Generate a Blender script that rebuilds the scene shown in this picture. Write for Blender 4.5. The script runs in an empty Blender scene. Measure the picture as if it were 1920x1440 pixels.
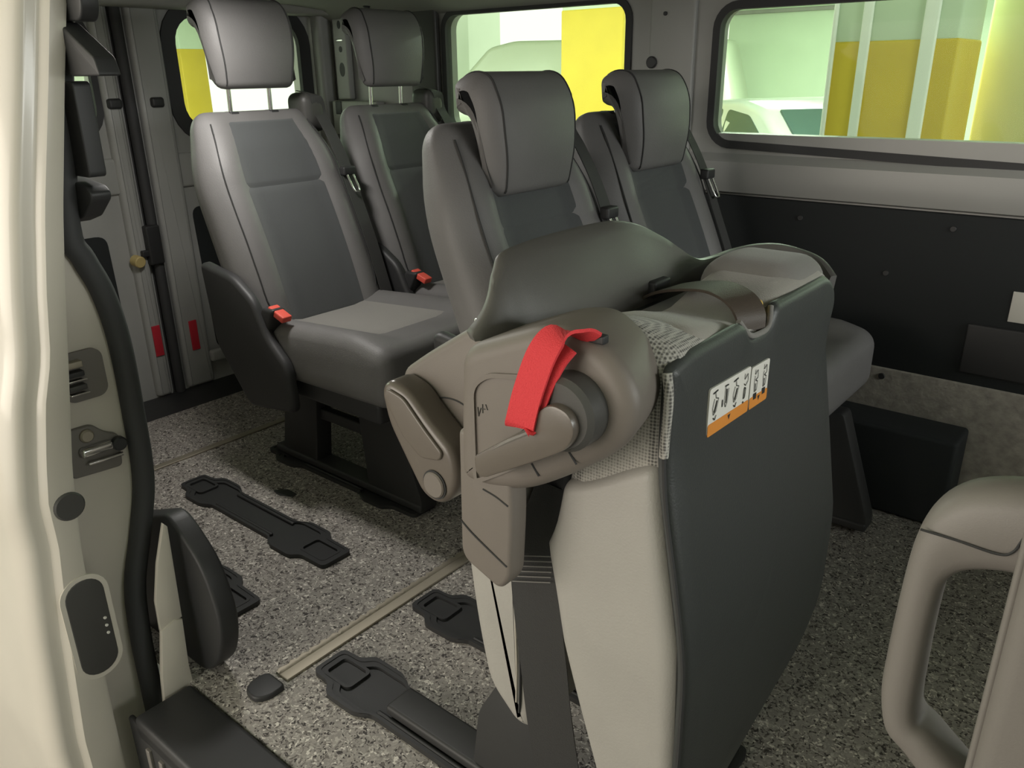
import bpy, bmesh, math, random
from mathutils import Vector, Matrix
random.seed(7)
S = bpy.context.scene
COL = S.collection
pi = math.pi

# ------------------------------------------------------------------ camera
cam = bpy.data.cameras.new('camera')
cam.sensor_width = 36.0; cam.lens = 36.0 * 1500 / 1920; cam.clip_start = 0.02; cam.clip_end = 200
camo = bpy.data.objects.new('camera', cam); COL.objects.link(camo)
_r, _u, _f = Vector((.77256, .63480, -.01329)), Vector((-.22012, .28741, .93217)), Vector((-.59556, .71723, -.36177))
camo.matrix_world = Matrix(((_r.x, _u.x, -_f.x, 0), (_r.y, _u.y, -_f.y, 0), (_r.z, _u.z, -_f.z, 1.2), (0, 0, 0, 1)))
S.camera = camo

# ------------------------------------------------------------------ world, light, exposure
w = bpy.data.worlds.new('sky'); S.world = w; w.use_nodes = True
bg = w.node_tree.nodes['Background']
bg.inputs[0].default_value = (1.0, 0.97, 0.90, 1); bg.inputs[1].default_value = 1.3
S.view_settings.view_transform = 'Standard'; S.view_settings.look = 'None'
S.view_settings.gamma = 1.0; S.view_settings.use_curve_mapping = False
S.view_settings.exposure = 0.15

def area(name, loc, target, sx, sy, power, col):
    l = bpy.data.lights.new(name, 'AREA'); l.shape = 'RECTANGLE'; l.size = sx; l.size_y = sy
    l.energy = power; l.color = col
    o = bpy.data.objects.new(name, l); COL.objects.link(o); o.location = loc
    o.rotation_euler = (Vector(target) - Vector(loc)).to_track_quat('-Z', 'Y').to_euler()
    return o
# daylight falling in through the open garage gate behind the camera
area('gate_daylight', (-3.2, -5.2, 1.5), (-1.0, 1.2, .55), 5.0, 2.2, 175, (1.0, .89, .76))
# added fill light ahead of the van, brightening the forward-facing seat fronts
area('front_fill', (3.6, 1.5, 1.75), (-1.5, 1.5, 1.0), 2.2, 1.1, 85, (.97, 1.0, .97))
# ceiling strip lamps of the garage beyond the far windows
for x, y, p in ((-8.5, 4.6, 160), (-5.0, 5.3, 45), (-1.5, 5.6, 150), (-9.5, 1.6, 260), (-3.2, 9.6, 130), (1.5, 9.6, 220)):
    area('garage_lamp_light', (x, y, 2.25), (x, y, 0), 2.2, .25, p, (.93, 1.0, .90))

# ------------------------------------------------------------------ materials
def mat(name, col, rough=.6, metal=0, bump=0, bscale=200, spec=.5, var=0, vscale=8, coat=0, sheen=0):
    m = bpy.data.materials.new(name); m.use_nodes = True
    nt = m.node_tree; b = nt.nodes['Principled BSDF']
    c = (*col, 1)
    b.inputs['Base Color'].default_value = c
    b.inputs['Roughness'].default_value = rough; b.inputs['Metallic'].default_value = metal
    b.inputs['Specular IOR Level'].default_value = spec
    b.inputs['Coat Weight'].default_value = coat
    if coat: b.inputs['Coat Roughness'].default_value = .12
    b.inputs['Sheen Weight'].default_value = sheen
    tc = nt.nodes.new('ShaderNodeTexCoord')
    if var:
        n = nt.nodes.new('ShaderNodeTexNoise'); n.inputs['Scale'].default_value = vscale; n.inputs['Detail'].default_value = 5
        nt.links.new(tc.outputs['Object'], n.inputs['Vector'])
        r = nt.nodes.new('ShaderNodeValToRGB')
        r.color_ramp.elements[0].position = .3; r.color_ramp.elements[1].position = .7
        r.color_ramp.elements[0].color = (*[x * (1 - var) for x in col], 1); r.color_ramp.elements[1].color = (*[min(1, x * (1 + var)) for x in col], 1)
        nt.links.new(n.outputs['Fac'], r.inputs[0]); nt.links.new(r.outputs[0], b.inputs['Base Color'])
    if bump:
        n = nt.nodes.new('ShaderNodeTexNoise'); n.inputs['Scale'].default_value = bscale; n.inputs['Detail'].default_value = 3
        nt.links.new(tc.outputs['Object'], n.inputs['Vector'])
        bp = nt.nodes.new('ShaderNodeBump'); bp.inputs['Strength'].default_value = bump; bp.inputs['Distance'].default_value = .002
        nt.links.new(n.outputs['Fac'], bp.inputs['Height']); nt.links.new(bp.outputs[0], b.inputs['Normal'])
    return m

def mat_weave(name, c1, c2, scale):
    m = mat(name, c1, .9, sheen=.2); nt = m.node_tree; b = nt.nodes['Principled BSDF']
    tc = nt.nodes['Texture Coordinate']
    v = nt.nodes.new('ShaderNodeTexVoronoi'); v.inputs['Scale'].default_value = scale; v.inputs['Randomness'].default_value = .12
    nt.links.new(tc.outputs['Object'], v.inputs['Vector'])
    r = nt.nodes.new('ShaderNodeValToRGB')
    r.color_ramp.elements[0].position = .25; r.color_ramp.elements[0].color = (*c1, 1)
    r.color_ramp.elements[1].position = .62; r.color_ramp.elements[1].color = (*c2, 1)
    nt.links.new(v.outputs['Distance'], r.inputs[0]); nt.links.new(r.outputs[0], b.inputs['Base Color'])
    bp = nt.nodes.new('ShaderNodeBump'); bp.inputs['Strength'].default_value = .6; bp.inputs['Distance'].default_value = .002; bp.invert = True
    nt.links.new(v.outputs['Distance'], bp.inputs['Height']); nt.links.new(bp.outputs[0], b.inputs['Normal'])
    return m

def mat_chips(name):
    m = mat(name, (.3, .28, .26), .62); nt = m.node_tree; b = nt.nodes['Principled BSDF']; tc = nt.nodes['Texture Coordinate']
    nz = nt.nodes.new('ShaderNodeTexNoise'); nz.inputs['Scale'].default_value = 60
    nt.links.new(tc.outputs['Object'], nz.inputs['Vector'])
    mx = nt.nodes.new('ShaderNodeMixRGB'); mx.inputs[0].default_value = .03
    nt.links.new(tc.outputs['Object'], mx.inputs[1]); nt.links.new(nz.outputs['Color'], mx.inputs[2])
    v = nt.nodes.new('ShaderNodeTexVoronoi'); v.inputs['Scale'].default_value = 215
    nt.links.new(mx.outputs[0], v.inputs['Vector'])
    sp = nt.nodes.new('ShaderNodeSeparateColor'); nt.links.new(v.outputs['Color'], sp.inputs[0])
    r = nt.nodes.new('ShaderNodeValToRGB'); r.color_ramp.interpolation = 'CONSTANT'
    e = r.color_ramp.elements
    cols = [(0, (.045, .038, .035)), (.11, (.15, .132, .12)), (.22, (.27, .25, .228)), (.45, (.315, .29, .265)), (.70, (.36, .33, .30)), (.85, (.47, .44, .40)), (.94, (.70, .66, .60))]
    e[0].position = 0; e[0].color = (*cols[0][1], 1); e[1].position = cols[1][0]; e[1].color = (*cols[1][1], 1)
    for p, c in cols[2:]:
        k = e.new(p); k.color = (*c, 1)
    nt.links.new(sp.outputs[0], r.inputs[0]); nt.links.new(r.outputs[0], b.inputs['Base Color'])
    return m

def mat_glass(name, tint, ior=1.35):
    m = bpy.data.materials.new(name); m.use_nodes = True; nt = m.node_tree
    for n in list(nt.nodes): nt.nodes.remove(n)
    o = nt.nodes.new('ShaderNodeOutputMaterial'); t = nt.nodes.new('ShaderNodeBsdfTransparent'); g = nt.nodes.new('ShaderNodeBsdfGlossy')
    f = nt.nodes.new('ShaderNodeFresnel'); x = nt.nodes.new('ShaderNodeMixShader')
    t.inputs[0].default_value = (*tint, 1); g.inputs['Roughness'].default_value = .02; f.inputs[0].default_value = ior
    nt.links.new(f.outputs[0], x.inputs[0]); nt.links.new(t.outputs[0], x.inputs[1]); nt.links.new(g.outputs[0], x.inputs[2]); nt.links.new(x.outputs[0], o.inputs[0])
    return m

def mat_emit(name, col, s):
    m = mat(name, col); b = m.node_tree.nodes['Principled BSDF']
    b.inputs['Emission Color'].default_value = (*col, 1); b.inputs['Emission Strength'].default_value = s
    return m

def mat_tiles(name, c1, c2, sc):
    m = mat(name, c1, .5); nt = m.node_tree; b = nt.nodes['Principled BSDF']; tc = nt.nodes['Texture Coordinate']
    mp = nt.nodes.new('ShaderNodeMapping'); mp.inputs['Rotation'].default_value = (0, pi / 2, pi / 2)
    br = nt.nodes.new('ShaderNodeTexBrick'); br.inputs['Scale'].default_value = sc
    br.inputs['Color1'].default_value = (*c1, 1); br.inputs['Color2'].default_value = (*[x * .93 for x in c1], 1); br.inputs['Mortar'].default_value = (*c2, 1)
    br.inputs['Mortar Size'].default_value = .012; br.inputs['Brick Width'].default_value = .6; br.inputs['Row Height'].default_value = .22
    sep = nt.nodes.new('ShaderNodeSeparateXYZ'); cmb = nt.nodes.new('ShaderNodeCombineXYZ')
    nt.links.new(tc.outputs['Object'], sep.inputs[0]); nt.links.new(sep.outputs['Y'], cmb.inputs['X']); nt.links.new(sep.outputs['Z'], cmb.inputs['Y'])
    nt.links.new(cmb.outputs[0], br.inputs['Vector']); nt.links.new(br.outputs['Color'], b.inputs['Base Color'])
    return m

M = dict(
    vinyl=mat('seat_vinyl', (.150, .145, .143), .55, bump=.25, bscale=350, var=.06),
    vinyl_light=mat('seat_vinyl_light', (.36, .345, .315), .5, bump=.25, bscale=320, var=.04),
    vinyl_black=mat('seat_vinyl_black', (.045, .048, .046), .45, bump=.2, bscale=350),
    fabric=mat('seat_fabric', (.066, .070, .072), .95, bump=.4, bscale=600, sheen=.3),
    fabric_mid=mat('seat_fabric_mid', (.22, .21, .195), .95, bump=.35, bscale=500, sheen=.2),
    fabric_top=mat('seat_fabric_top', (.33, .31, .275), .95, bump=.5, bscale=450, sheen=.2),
    mesh=mat_weave('spacer_mesh', (.10, .095, .088), (.46, .44, .40), 230),
    plastic=mat('plastic_taupe', (.165, .143, .124), .5, bump=.12, bscale=900),
    plastic_dark=mat('plastic_charcoal', (.060, .058, .054), .45, bump=.12, bscale=900),
    plastic_mid=mat('plastic_graphite', (.095, .090, .082), .4, bump=.12, bscale=900),
    plastic_gloss=mat('plastic_satin', (.125, .105, .088), .28, bump=.05, bscale=900),
    plastic_gray=mat('plastic_warm_gray', (.175, .16, .145), .48, bump=.08, bscale=900),
    black=mat('black_plastic', (.030, .030, .031), .5, bump=.1, bscale=500),
    black_matte=mat('black_trim_board', (.018, .021, .022), .8, bump=.1, bscale=300),
    rubber=mat('rubber', (.05, .05, .052), .7),
    steel=mat('frame_steel', (.035, .035, .035), .5, spec=.4),
    chrome=mat('chrome', (.75, .75, .73), .18, 1.0),
    alu=mat('aluminium', (.40, .36, .29), .55, .7),
    belt=mat('belt_webbing', (.045, .044, .043), .8, bump=.5, bscale=700),
    belt_sheen=mat('belt_webbing_brown', (.075, .058, .045), .5, bump=.3, bscale=700),
    red=mat('red_webbing', (.72, .045, .055), .75, bump=.6, bscale=700),
    redbtn=mat('red_button', (.75, .10, .07), .5),
    reflector=mat('red_reflector', (.60, .035, .055), .3),
    paint=mat('van_paint', (.62, .575, .50), .35, coat=.5, var=.02),
    metal_in=mat('primed_sheet_metal', (.40, .40, .385), .42, var=.03, vscale=5),
    liner=mat('carpet_lining', (.37, .34, .30), .95, bump=.8, bscale=90, var=.22, vscale=34),
    headliner=mat('headliner_cloth', (.36, .355, .33), .95, bump=.2, bscale=300),
    chips=mat_chips('vinyl_floor_chips'),
    glass=mat_glass('tinted_glass', (.88, .955, .87), 1.12),
    glass_car=mat('car_window_glass', (.05, .09, .085), .08, spec=.7),
    white=mat('white_print', (.72, .70, .64), .6), orange=mat('orange_print', (.70, .26, .04), .6), ink=mat('ink', (.02, .02, .02), .7),
    foam=mat('yellow_foam', (.62, .42, .10), .9), pale_yellow=mat('pale_yellow_paint', (.68, .66, .36), .6), yellow_cap=mat('yellow_cap', (.60, .47, .20), .6),
    yellow=mat('yellow_paint', (.74, .53, .05), .55, var=.05, vscale=3), wallp=mat('garage_plaster', (.66, .76, .60), .8, var=.04, vscale=1.5),
    white_paint=mat('plain_white', (.95, .96, .93), .4), concrete=mat('concrete', (.33, .32, .30), .8, var=.12, vscale=2),
    tiles=mat_tiles('wall_tiles', (.78, .80, .72), (.45, .46, .42), 1.0),
    car_white=mat('car_paint_white', (.50, .53, .49), .25, coat=.6), car_cream=mat('car_paint_cream', (.70, .74, .60), .35, coat=.5),
    lamp=mat_emit('lamp_tube', (.93, 1, .9), 9), seam=mat('seam_thread', (.03, .03, .03), .8), seam_light=mat('seam_thread_light', (.45, .42, .36), .8),
)

# ------------------------------------------------------------------ helpers
def link(o, parent=None):
    COL.objects.link(o)
    if parent: o.parent = parent
    return o
def tag(o, label, cat, group=None):
    o['label'] = label; o['category'] = cat
    if group: o['group'] = group
    return o
def struct(o):
    o['kind'] = 'structure'; return o
def thing(name, label, cat, loc=(0, 0, 0), group=None):
    o = bpy.data.objects.new(name, None); o.empty_display_size = .05; o.location = loc; link(o)
    return tag(o, label, cat, group)
def mk(name, v, f, m, parent=None, smooth=True, ang=40):
    """mesh from WORLD coordinates; children are stored relative to their parent's location"""
    off = Vector((0, 0, 0)); p = parent
    while p: off += p.location; p = p.parent
    me = bpy.data.meshes.new(name); me.from_pydata([tuple(Vector(q) - off) for q in v], [], f)
    bm = bmesh.new(); bm.from_mesh(me); bmesh.ops.recalc_face_normals(bm, faces=bm.faces); bm.to_mesh(me); bm.free()
    me.materials.append(M[m] if isinstance(m, str) else m)
    if smooth:
        me.shade_smooth(); me.set_sharp_from_angle(angle=math.radians(ang))
    o = bpy.data.objects.new(name, me)
    return link(o, parent)
def sst(a, b, x):
    t = max(0, min(1, (x - a) / (b - a))); return t * t * (3 - 2 * t)
def rbox_vf(lo, hi, r, n=(4, 4, 4), rn=3):
    c = [(a + b) / 2 for a, b in zip(lo, hi)]; h = [(b - a) / 2 for a, b in zip(lo, hi)]
    r = min([r] + [x * .98 for x in h]) if not isinstance(r, (tuple, list)) else r
    def ticks(k):
        i = h[k] - r
        t = [-h[k] + r * j / rn for j in range(rn)] + [-i + 2 * i * j / n[k] for j in range(n[k] + 1)] + [i + r * (j + 1) / rn for j in range(rn)]
        return t
    T = [ticks(k) for k in range(3)]
    idx = {}; V = []; F = []
    def vid(p):
        key = tuple(round(x, 6) for x in p)
        if key not in idx:
            q = [max(-(h[k] - r), min(h[k] - r, p[k])) for k in range(3)]
            d = Vector([p[k] - q[k] for k in range(3)])
            if d.length > 1e-9: d = d.normalized() * r
            idx[key] = len(V); V.append(tuple(q[k] + d[k] + c[k] for k in range(3)))
        return idx[key]
    for k in range(3):
        a, b = (k + 1) % 3, (k + 2) % 3
        for s in (-1, 1):
            for i in range(len(T[a]) - 1):
                for j in range(len(T[b]) - 1):
                    q = []
                    for (ii, jj) in ((i, j), (i + 1, j), (i + 1, j + 1), (i, j + 1)):
                        p = [0, 0, 0]; p[k] = s * h[k]; p[a] = T[a][ii]; p[b] = T[b][jj]; q.append(vid(p))
                    if len(set(q)) > 2: F.append(q if s > 0 else q[::-1])
    return V, F
def rbox(name, lo, hi, r, m, parent=None, n=(2, 2, 2), rn=3, fn=None, ang=50):
    V, F = rbox_vf(lo, hi, r, n, rn)
    if fn: V = [fn(*p) for p in V]
    return mk(name, V, F, m, parent, ang=ang)
def fillet(pts, r, k=5):
    out = []; n = len(pts)
    for i in range(n):
        p = Vector(pts[i][:2]); a = Vector(pts[i - 1][:2]); b = Vector(pts[(i + 1) % n][:2])
        rr = pts[i][2] if len(pts[i]) > 2 else r
        da, db = (a - p), (b - p); la, lb = da.length, db.length
        t = min(rr, la * .48, lb * .48)
        if t < 1e-5: out.append(tuple(p)); continue
        A, B = p + da / la * t, p + db / lb * t
        for j in range(k + 1):
            s = j / k; out.append(tuple((1 - s) ** 2 * A + 2 * s * (1 - s) * p + s * s * B))
    return out
def inset(pts, d):
    n = len(pts); ar = sum(pts[i - 1][0] * pts[i][1] - pts[i][0] * pts[i - 1][1] for i in range(n))
    sg = 1 if ar > 0 else -1; out = []
    for i in range(n):
        a, b, p = Vector(pts[i - 1]), Vector(pts[(i + 1) % n]), Vector(pts[i])
        e1 = (p - a); e2 = (b - p)
        e1 = e1.normalized() if e1.length > 1e-9 else e2.normalized(); e2 = e2.normalized() if e2.length > 1e-9 else e1
        n1 = Vector((-e1.y, e1.x)); n2 = Vector((-e2.y, e2.x)); nn = n1 + n2
        nn = nn.normalized() if nn.length > 1e-6 else n1
        out.append(tuple(p + nn * d * sg))
    return out
def plate(name, pts, t0, t1, r, m, parent=None, plane='xz', fil=None, k=4, r2=None, fn=None, ang=40):
    """outline pts in a plane extruded from t0 to t1 with rounded rims (r at t0 side, r2 at t1 side)"""
    if fil is not None: pts = fillet(pts, fil)
    r2 = r if r2 is None else r2
    sg = 1 if t1 > t0 else -1
    # rim at t0: inset r at t0 going to 0 at t0+r
    A = []
    if r > 0:
        for j in range(k + 1):
            a = pi / 2 * j / k; A.append((t0 + sg * r * (1 - math.cos(a)), r * (1 - math.sin(a))))
    else: A.append((t0, 0))
    if r2 > 0:
        for j in range(k + 1):
            a = pi / 2 * j / k; A.append((t1 - sg * r2 * (1 - math.sin(a)), r2 * (1 - math.cos(a))))
    else: A.append((t1, 0))
    V = []; F = []; n = len(pts)
    for t, ins in A:
        q = inset(pts, ins) if ins > 1e-6 else pts
        for p in q:
            V.append({'xz': (p[0], t, p[1]), 'yz': (t, p[0], p[1]), 'xy': (p[0], p[1], t)}[plane])
    for j in range(len(A) - 1):
        for i in range(n):
            F.append((j * n + i, j * n + (i + 1) % n, (j + 1) * n + (i + 1) % n, (j + 1) * n + i))
    F.append(tuple(range(n))); F.append(tuple((len(A) - 1) * n + i for i in range(n)))
    if fn: V = [fn(*p) for p in V]
    return mk(name, V, F, m, parent, ang=ang)
def smooth_path(P, k=6):
    P = [Vector(p) for p in P]; out = []
    for i in range(len(P) - 1):
        p0 = P[i - 1] if i else 2 * P[0] - P[1]; p1, p2 = P[i], P[i + 1]; p3 = P[i + 2] if i + 2 < len(P) else 2 * P[-1] - P[-2]
        for j in range(k):
            t = j / k
            out.append(.5 * ((2 * p1) + (p2 - p0) * t + (2 * p0 - 5 * p1 + 4 * p2 - p3) * t * t + (3 * p1 - p0 - 3 * p2 + p3) * t ** 3))
    out.append(P[-1]); return out
def tube(name, P, r, m, parent=None, n=8, k=6, ry=None, up=(0, 0, 1)):
    P = smooth_path(P, k) if k else [Vector(p) for p in P]; V = []; F = []
    ry = ry or r
    for i, p in enumerate(P):
        d = (P[min(i + 1, len(P) - 1)] - P[max(i - 1, 0)]).normalized()
        u = Vector(up); 
        if abs(d.dot(u)) > .95: u = Vector((0, 1, 0))
        s = d.cross(u).normalized(); u = s.cross(d)
        for j in range(n):
            a = 2 * pi * j / n; V.append(p + s * math.cos(a) * r + u * math.sin(a) * ry)
    for i in range(len(P) - 1):
        for j in range(n): F.append((i * n + j, i * n + (j + 1) % n, (i + 1) * n + (j + 1) % n, (i + 1) * n + j))
    F.append(tuple(range(n))); F.append(tuple((len(P) - 1) * n + j for j in range(n)))
    return mk(name, V, F, m, parent, ang=50)
def ribbon(name, P, side, w, t, m, parent=None, k=6, sides=None):
    sides = sides or [side] * len(P)
    S2 = smooth_path(sides, k); P = smooth_path(P, k); V = []; F = []
    for i, p in enumerate(P):
        d = (P[min(i + 1, len(P) - 1)] - P[max(i - 1, 0)]).normalized(); s = S2[i]
        s = (s - d * s.dot(d)).normalized(); u = s.cross(d).normalized()
        for a, b in ((-1, -1), (1, -1), (1, 1), (-1, 1)): V.append(p + s * a * w / 2 + u * b * t / 2)
    for i in range(len(P) - 1):
        for j in range(4): F.append((i * 4 + j, i * 4 + (j + 1) % 4, (i + 1) * 4 + (j + 1) % 4, (i + 1) * 4 + j))
    F.append((0, 1, 2, 3)); e = (len(P) - 1) * 4; F.append((e, e + 1, e + 2, e + 3))
    return mk(name, V, F, m, parent)
def cyl(name, c, axis, r, h, m, parent=None, n=28, bev=.003):
    pts = [(r * math.cos(2 * pi * i / n), r * math.sin(2 * pi * i / n)) for i in range(n)]
    ax = Vector(axis).normalized(); u = ax.orthogonal().normalized(); v = ax.cross(u); c = Vector(c)
    V = []; F = []
    A = [(-h / 2, r - bev), (-h / 2 + bev, r), (h / 2 - bev, r), (h / 2, r - bev)]
    for t, rr in A:
        for i in range(n):
            a = 2 * pi * i / n; V.append(c + ax * t + u * rr * math.cos(a) + v * rr * math.sin(a))
    for j in range(3):
        for i in range(n): F.append((j * n + i, j * n + (i + 1) % n, (j + 1) * n + (i + 1) % n, (j + 1) * n + i))
    F.append(tuple(range(n))); F.append(tuple(3 * n + i for i in range(n)))
    return mk(name, V, F, m, parent)
def rrect(a0, a1, b0, b1, r, k=6):
    P = []
    for cx, cy, s in ((a1 - r, b1 - r, 0), (a0 + r, b1 - r, 1), (a0 + r, b0 + r, 2), (a1 - r, b0 + r, 3)):
        for j in range(k + 1):
            a = pi / 2 * (s + j / k); P.append((cx + r * math.cos(a), cy + r * math.sin(a)))
    return P
def ring(name, outer, inner, t0, t1, m, parent=None, to=None, ang=30):
    """solid ring between two loops (same count), depth t0..t1 ; to maps (a,b,t)->xyz"""
    n = len(outer); V = []; F = []
    for loop, t in ((outer, t0), (inner, t0), (inner, t1), (outer, t1)):
        for p in loop: V.append(to(p[0], p[1], t))
    for j in range(4):
        for i in range(n): F.append((j * n + i, j * n + (i + 1) % n, ((j + 1) % 4) * n + (i + 1) % n, ((j + 1) % 4) * n + i))
    return mk(name, V, F, m, parent, ang=ang)
def pane(name, loop, t0, t1, m, parent, to):
    n = len(loop); V = [to(p[0], p[1], t) for t in (t0, t1) for p in loop]
    F = [tuple(range(n)), tuple(range(n, 2 * n))] + [(i, (i + 1) % n, n + (i + 1) % n, n + i) for i in range(n)]
    return mk(name, V, F, m, parent, ang=30)
XZ = lambda a, b, t: (a, t, b)
YZ = lambda a, b, t: (t, a, b)
def sweep_x(name, prof, x0, x1, m, parent=None):
    """closed (y,z) profile extruded along x"""
    n = len(prof); V = [(x, p[0], p[1]) for x in (x0, x1) for p in prof]
    F = [(i, (i + 1) % n, n + (i + 1) % n, n + i) for i in range(n)] + [tuple(range(n)), tuple(range(n, 2 * n))]
    return mk(name, V, F, m, parent, ang=25)

# ================================================================== THE VAN SHELL
VX0, VX1 = -3.05, 1.30          # rear doors, front end of the shell
floor = struct(rbox('floor', (-2.81, .605, -.03), (VX1, 2.40, 0), .004, 'chips'))
rbox('rear_threshold', (-3.04, .62, -.05), (-2.805, 2.40, -.008), .006, 'black', floor)
# left wall ---------------------------------------------------------
wl = struct(sweep_x('wall_left', [(2.46, 1.02), (2.40, 1.02), (2.398, .962), (2.385, .952), (2.366, .94), (2.362, .90), (2.366, .868), (2.372, .850), (2.40, .842), (2.40, 0), (2.46, 0)], VX0, VX1, 'metal_in'))
H1 = rrect(-1.185, .85, .985, 1.385, .07); H1 = [(x, z - .055 * max(0, min(1.2, (x + 1.18) / .86)) * (1 - (z - .985) / .40)) for x, z in H1]
ring('upper_panel', rrect(-1.345, VX1, .90, 1.50, .004), H1, 2.40, 2.452, 'metal_in', wl, XZ)
H2 = rrect(-2.31, -1.475, .985, 1.425, .07)
ring('upper_panel', rrect(-2.44, -1.345, .90, 1.50, .004), H2, 2.40, 2.452, 'metal_in', wl, XZ)
rbox('rear_corner_panel', (VX0, 2.405, .90), (-2.44, 2.45, 1.50), .004, 'metal_in', wl)
# pressed pillar ribs between the two windows
plate('pillar_rib', [(-1.40, .96), (-1.245, .96), (-1.245, 1.47), (-1.40, 1.47)], 2.402, 2.382, 0, 'metal_in', wl, 'xz', fil=.012, r2=.008)
cyl('pillar_plug', (-1.385, 2.379, 1.227), (0, 1, 0), .018, .012, 'black', wl)
cyl('pillar_plug', (-1.345, 2.380, 1.365), (0, 1, 0), .006, .008, 'black', wl, n=14, bev=.001)
for (x, z) in ((-.98, .955), (-.75, .948), (-.52, .94)): cyl('rivet', (x, 2.399, z + .02), (0, 1, 0), .006, .006, 'metal_in', wl, n=12, bev=.001)
# rear corner: column, bracket plate with holes, trim block with slot
rbox('corner_column', (-3.03, 2.33, .02), (-2.965, 2.405, 1.48), .018, 'metal_in', wl)
rbox('corner_shade', (-2.47, 2.372, .90), (-2.325, 2.404, 1.47), .012, 'plastic_dark', wl)  # dark strip standing in for the shadow on the rear pillar
bp = rbox('belt_bracket', (-2.93, 2.372, 1.105), (-2.845, 2.402, 1.425), .008, 'metal_in', wl)
for (z, ry, rx) in ((1.40, .016, .010), (1.305, .012, .010), (1.225, .028, .016)):
    plate('bracket_hole', [(-2.885 + rx * math.cos(a), z + ry * math.sin(a)) for a in [2 * pi * i / 20 for i in range(20)]], 2.3735, 2.3705, 0, 'black', bp, 'xz')
rbox('bracket_slot', (-2.91, 2.368, 1.335), (-2.865, 2.376, 1.345), .003, 'chrome', bp)
tb = rbox('corner_box', (-2.95, 2.352, .96), (-2.66, 2.402, 1.10), .008, 'metal_in', wl)
rbox('box_slot', (-2.925, 2.349, 1.045), (-2.885, 2.356, 1.098), .006, 'black', tb)
# windows of the left wall ------------------------------------------
def side_window(name, hole, lab):
    g = ring(name, [(p[0], p[1]) for p in inset(hole, -.004)], inset(hole, .019), 2.392, 2.425, 'rubber', None, XZ)
    struct(g); pane('pane', inset(hole, .012), 2.405, 2.410, 'glass', g, XZ)
    ring('outer_lip', inset(hole, -.001), inset(hole, .012), 2.426, 2.462, 'metal_in', g, XZ)
    return g
side_window('window_1', H1, ''); side_window('window_2', H2, '')
# lower wall: black board, carpet lining, duct box -------------------
bb = plate('trim_panel', [(-2.4, .386), (1.2, .38), (1.2, .838), (-2.4, .838)], 2.399, 2.384, 0, 'black_matte', wl, 'xz', fil=.006, r2=.004)
rbox('vent_plate', (-.372, 2.374, .415), (-.06, 2.386, .556), .006, 'black', bb)
rbox('panel_sticker', (-.283, 2.3815, .575), (-.19, 2.3845, .656), .001, 'white', bb)
for (x, z) in ((-.86, .79), (-.60, .66), (-.45, .80)): cyl('trim_clip', (x, 2.383, z), (0, 1, 0), .008, .006, 'black', bb, n=14, bev=.001)
rbox('carpet_liner', (-2.4, 2.380, .01), (1.2, 2.3995, .384), .006, 'liner', wl)
db = tag(rbox('duct_box', (-1.05, 2.235, .002), (-.315, 2.379, .262), .012, 'black_matte'), 'black rectangular duct box on the floor against the carpeted far wall', 'duct')
cyl('liner_clip', (-.565, 2.379, .358), (0, 1, 0), .009, .008, 'black', wl, n=14, bev=.001)

# ceiling / headliner ------------------------------------------------
ceil = struct(sweep_x('ceiling', [(.63, 1.40), (.70, 1.452), (.9, 1.465), (2.15, 1.465), (2.31, 1.452), (2.40, 1.415), (2.46, 1.415), (2.46, 1.56), (.60, 1.56), (.60, 1.40)], VX0, VX1, 'headliner'))
rbox('rear_header', (-3.04, .64, 1.435), (-2.90, 2.40, 1.48), .02, 'headliner', ceil)
cyl('headliner_clip', (-2.62, 2.30, 1.452), (0, .3, 1), .014, .012, 'black', ceil)
dl = tag(rbox('dome_fill_lamp', (-2.03, 1.10, 1.448), (-1.77, 1.24, 1.466), .008, 'white_paint'), 'added fill lamp, flat on the headliner above the aisle', 'lamp')  # unseen lamp body added to go with the fill light below
area('dome_fill_light', (-1.90, 1.17, 1.44), (-1.90, 1.17, 0),   .24, .12, 6.5, (1, .97, .92))  # added fill light lifting the rear seats and doors
struct(rbox('front_light_block', (1.29, .45, -.4), (1.35, 2.46, .92), .004, 'black_matte'))  # unseen low wall added to block light from the van's front

# rear doors ----------------------------------------------------------
def rear_door(name, y0, y1, wy0, wy1, side):
    hole = rrect(wy0, wy1, 1.0, 1.43, .11)
    d = struct(ring(name, rrect(y0, y1, -.03, 1.52, .03), hole, -3.05, -3.12, 'metal_in', None, YZ))
    ring('window_seal', inset(hole, -.045 if side > 0 else -.014), inset(hole, .012), -3.041, -3.062, 'rubber', d, YZ)
    pane('pane', inset(hole, .0), -3.075, -3.08, 'glass', d, YZ)
    # pressed inner frame: raised band along the meeting edge and below the window
    ec = y1 if side < 0 else y0                       # meeting edge
    a, b = (ec - .075, ec - .012) if side < 0 else (ec + .012, ec + .135)
    plate('edge_channel', [(a, -.01), (b, -.01), (b, 1.47), (a, 1.47)], -3.051, -3.022, 0, 'metal_in', d, 'yz', fil=.02, r2=.018)
    plate('waist_pressing', [(y0 + .05, .80), (y1 - .05, .80), (y1 - .05, .93), (y0 + .05, .93)], -3.051, -3.036, 0, 'metal_in', d, 'yz', fil=.03, r2=.012)
    plate('access_recess', [(y0 + .1, .12), (y1 - .14, .12), (y1 - .15, .66), (y0 + .1, .66)] if side < 0 else [(y0 + .18, .12), (y1 - .08, .12), (y1 - .08, .72), (y0 + .16, .72)], -3.050, -3.046, 0, 'black_matte', d, 'yz', fil=.04)
    return d
d1 = rear_door('door_1', .64, 1.478, .76, 1.392, -1)
d2 = rear_door('door_2', 1.522, 2.36, 1.705, 2.29, 1)
rbox('meeting_strip', (-3.118, 1.468, -.03), (-3.055, 1.532, 1.50), .004, 'rubber', d1)
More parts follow.
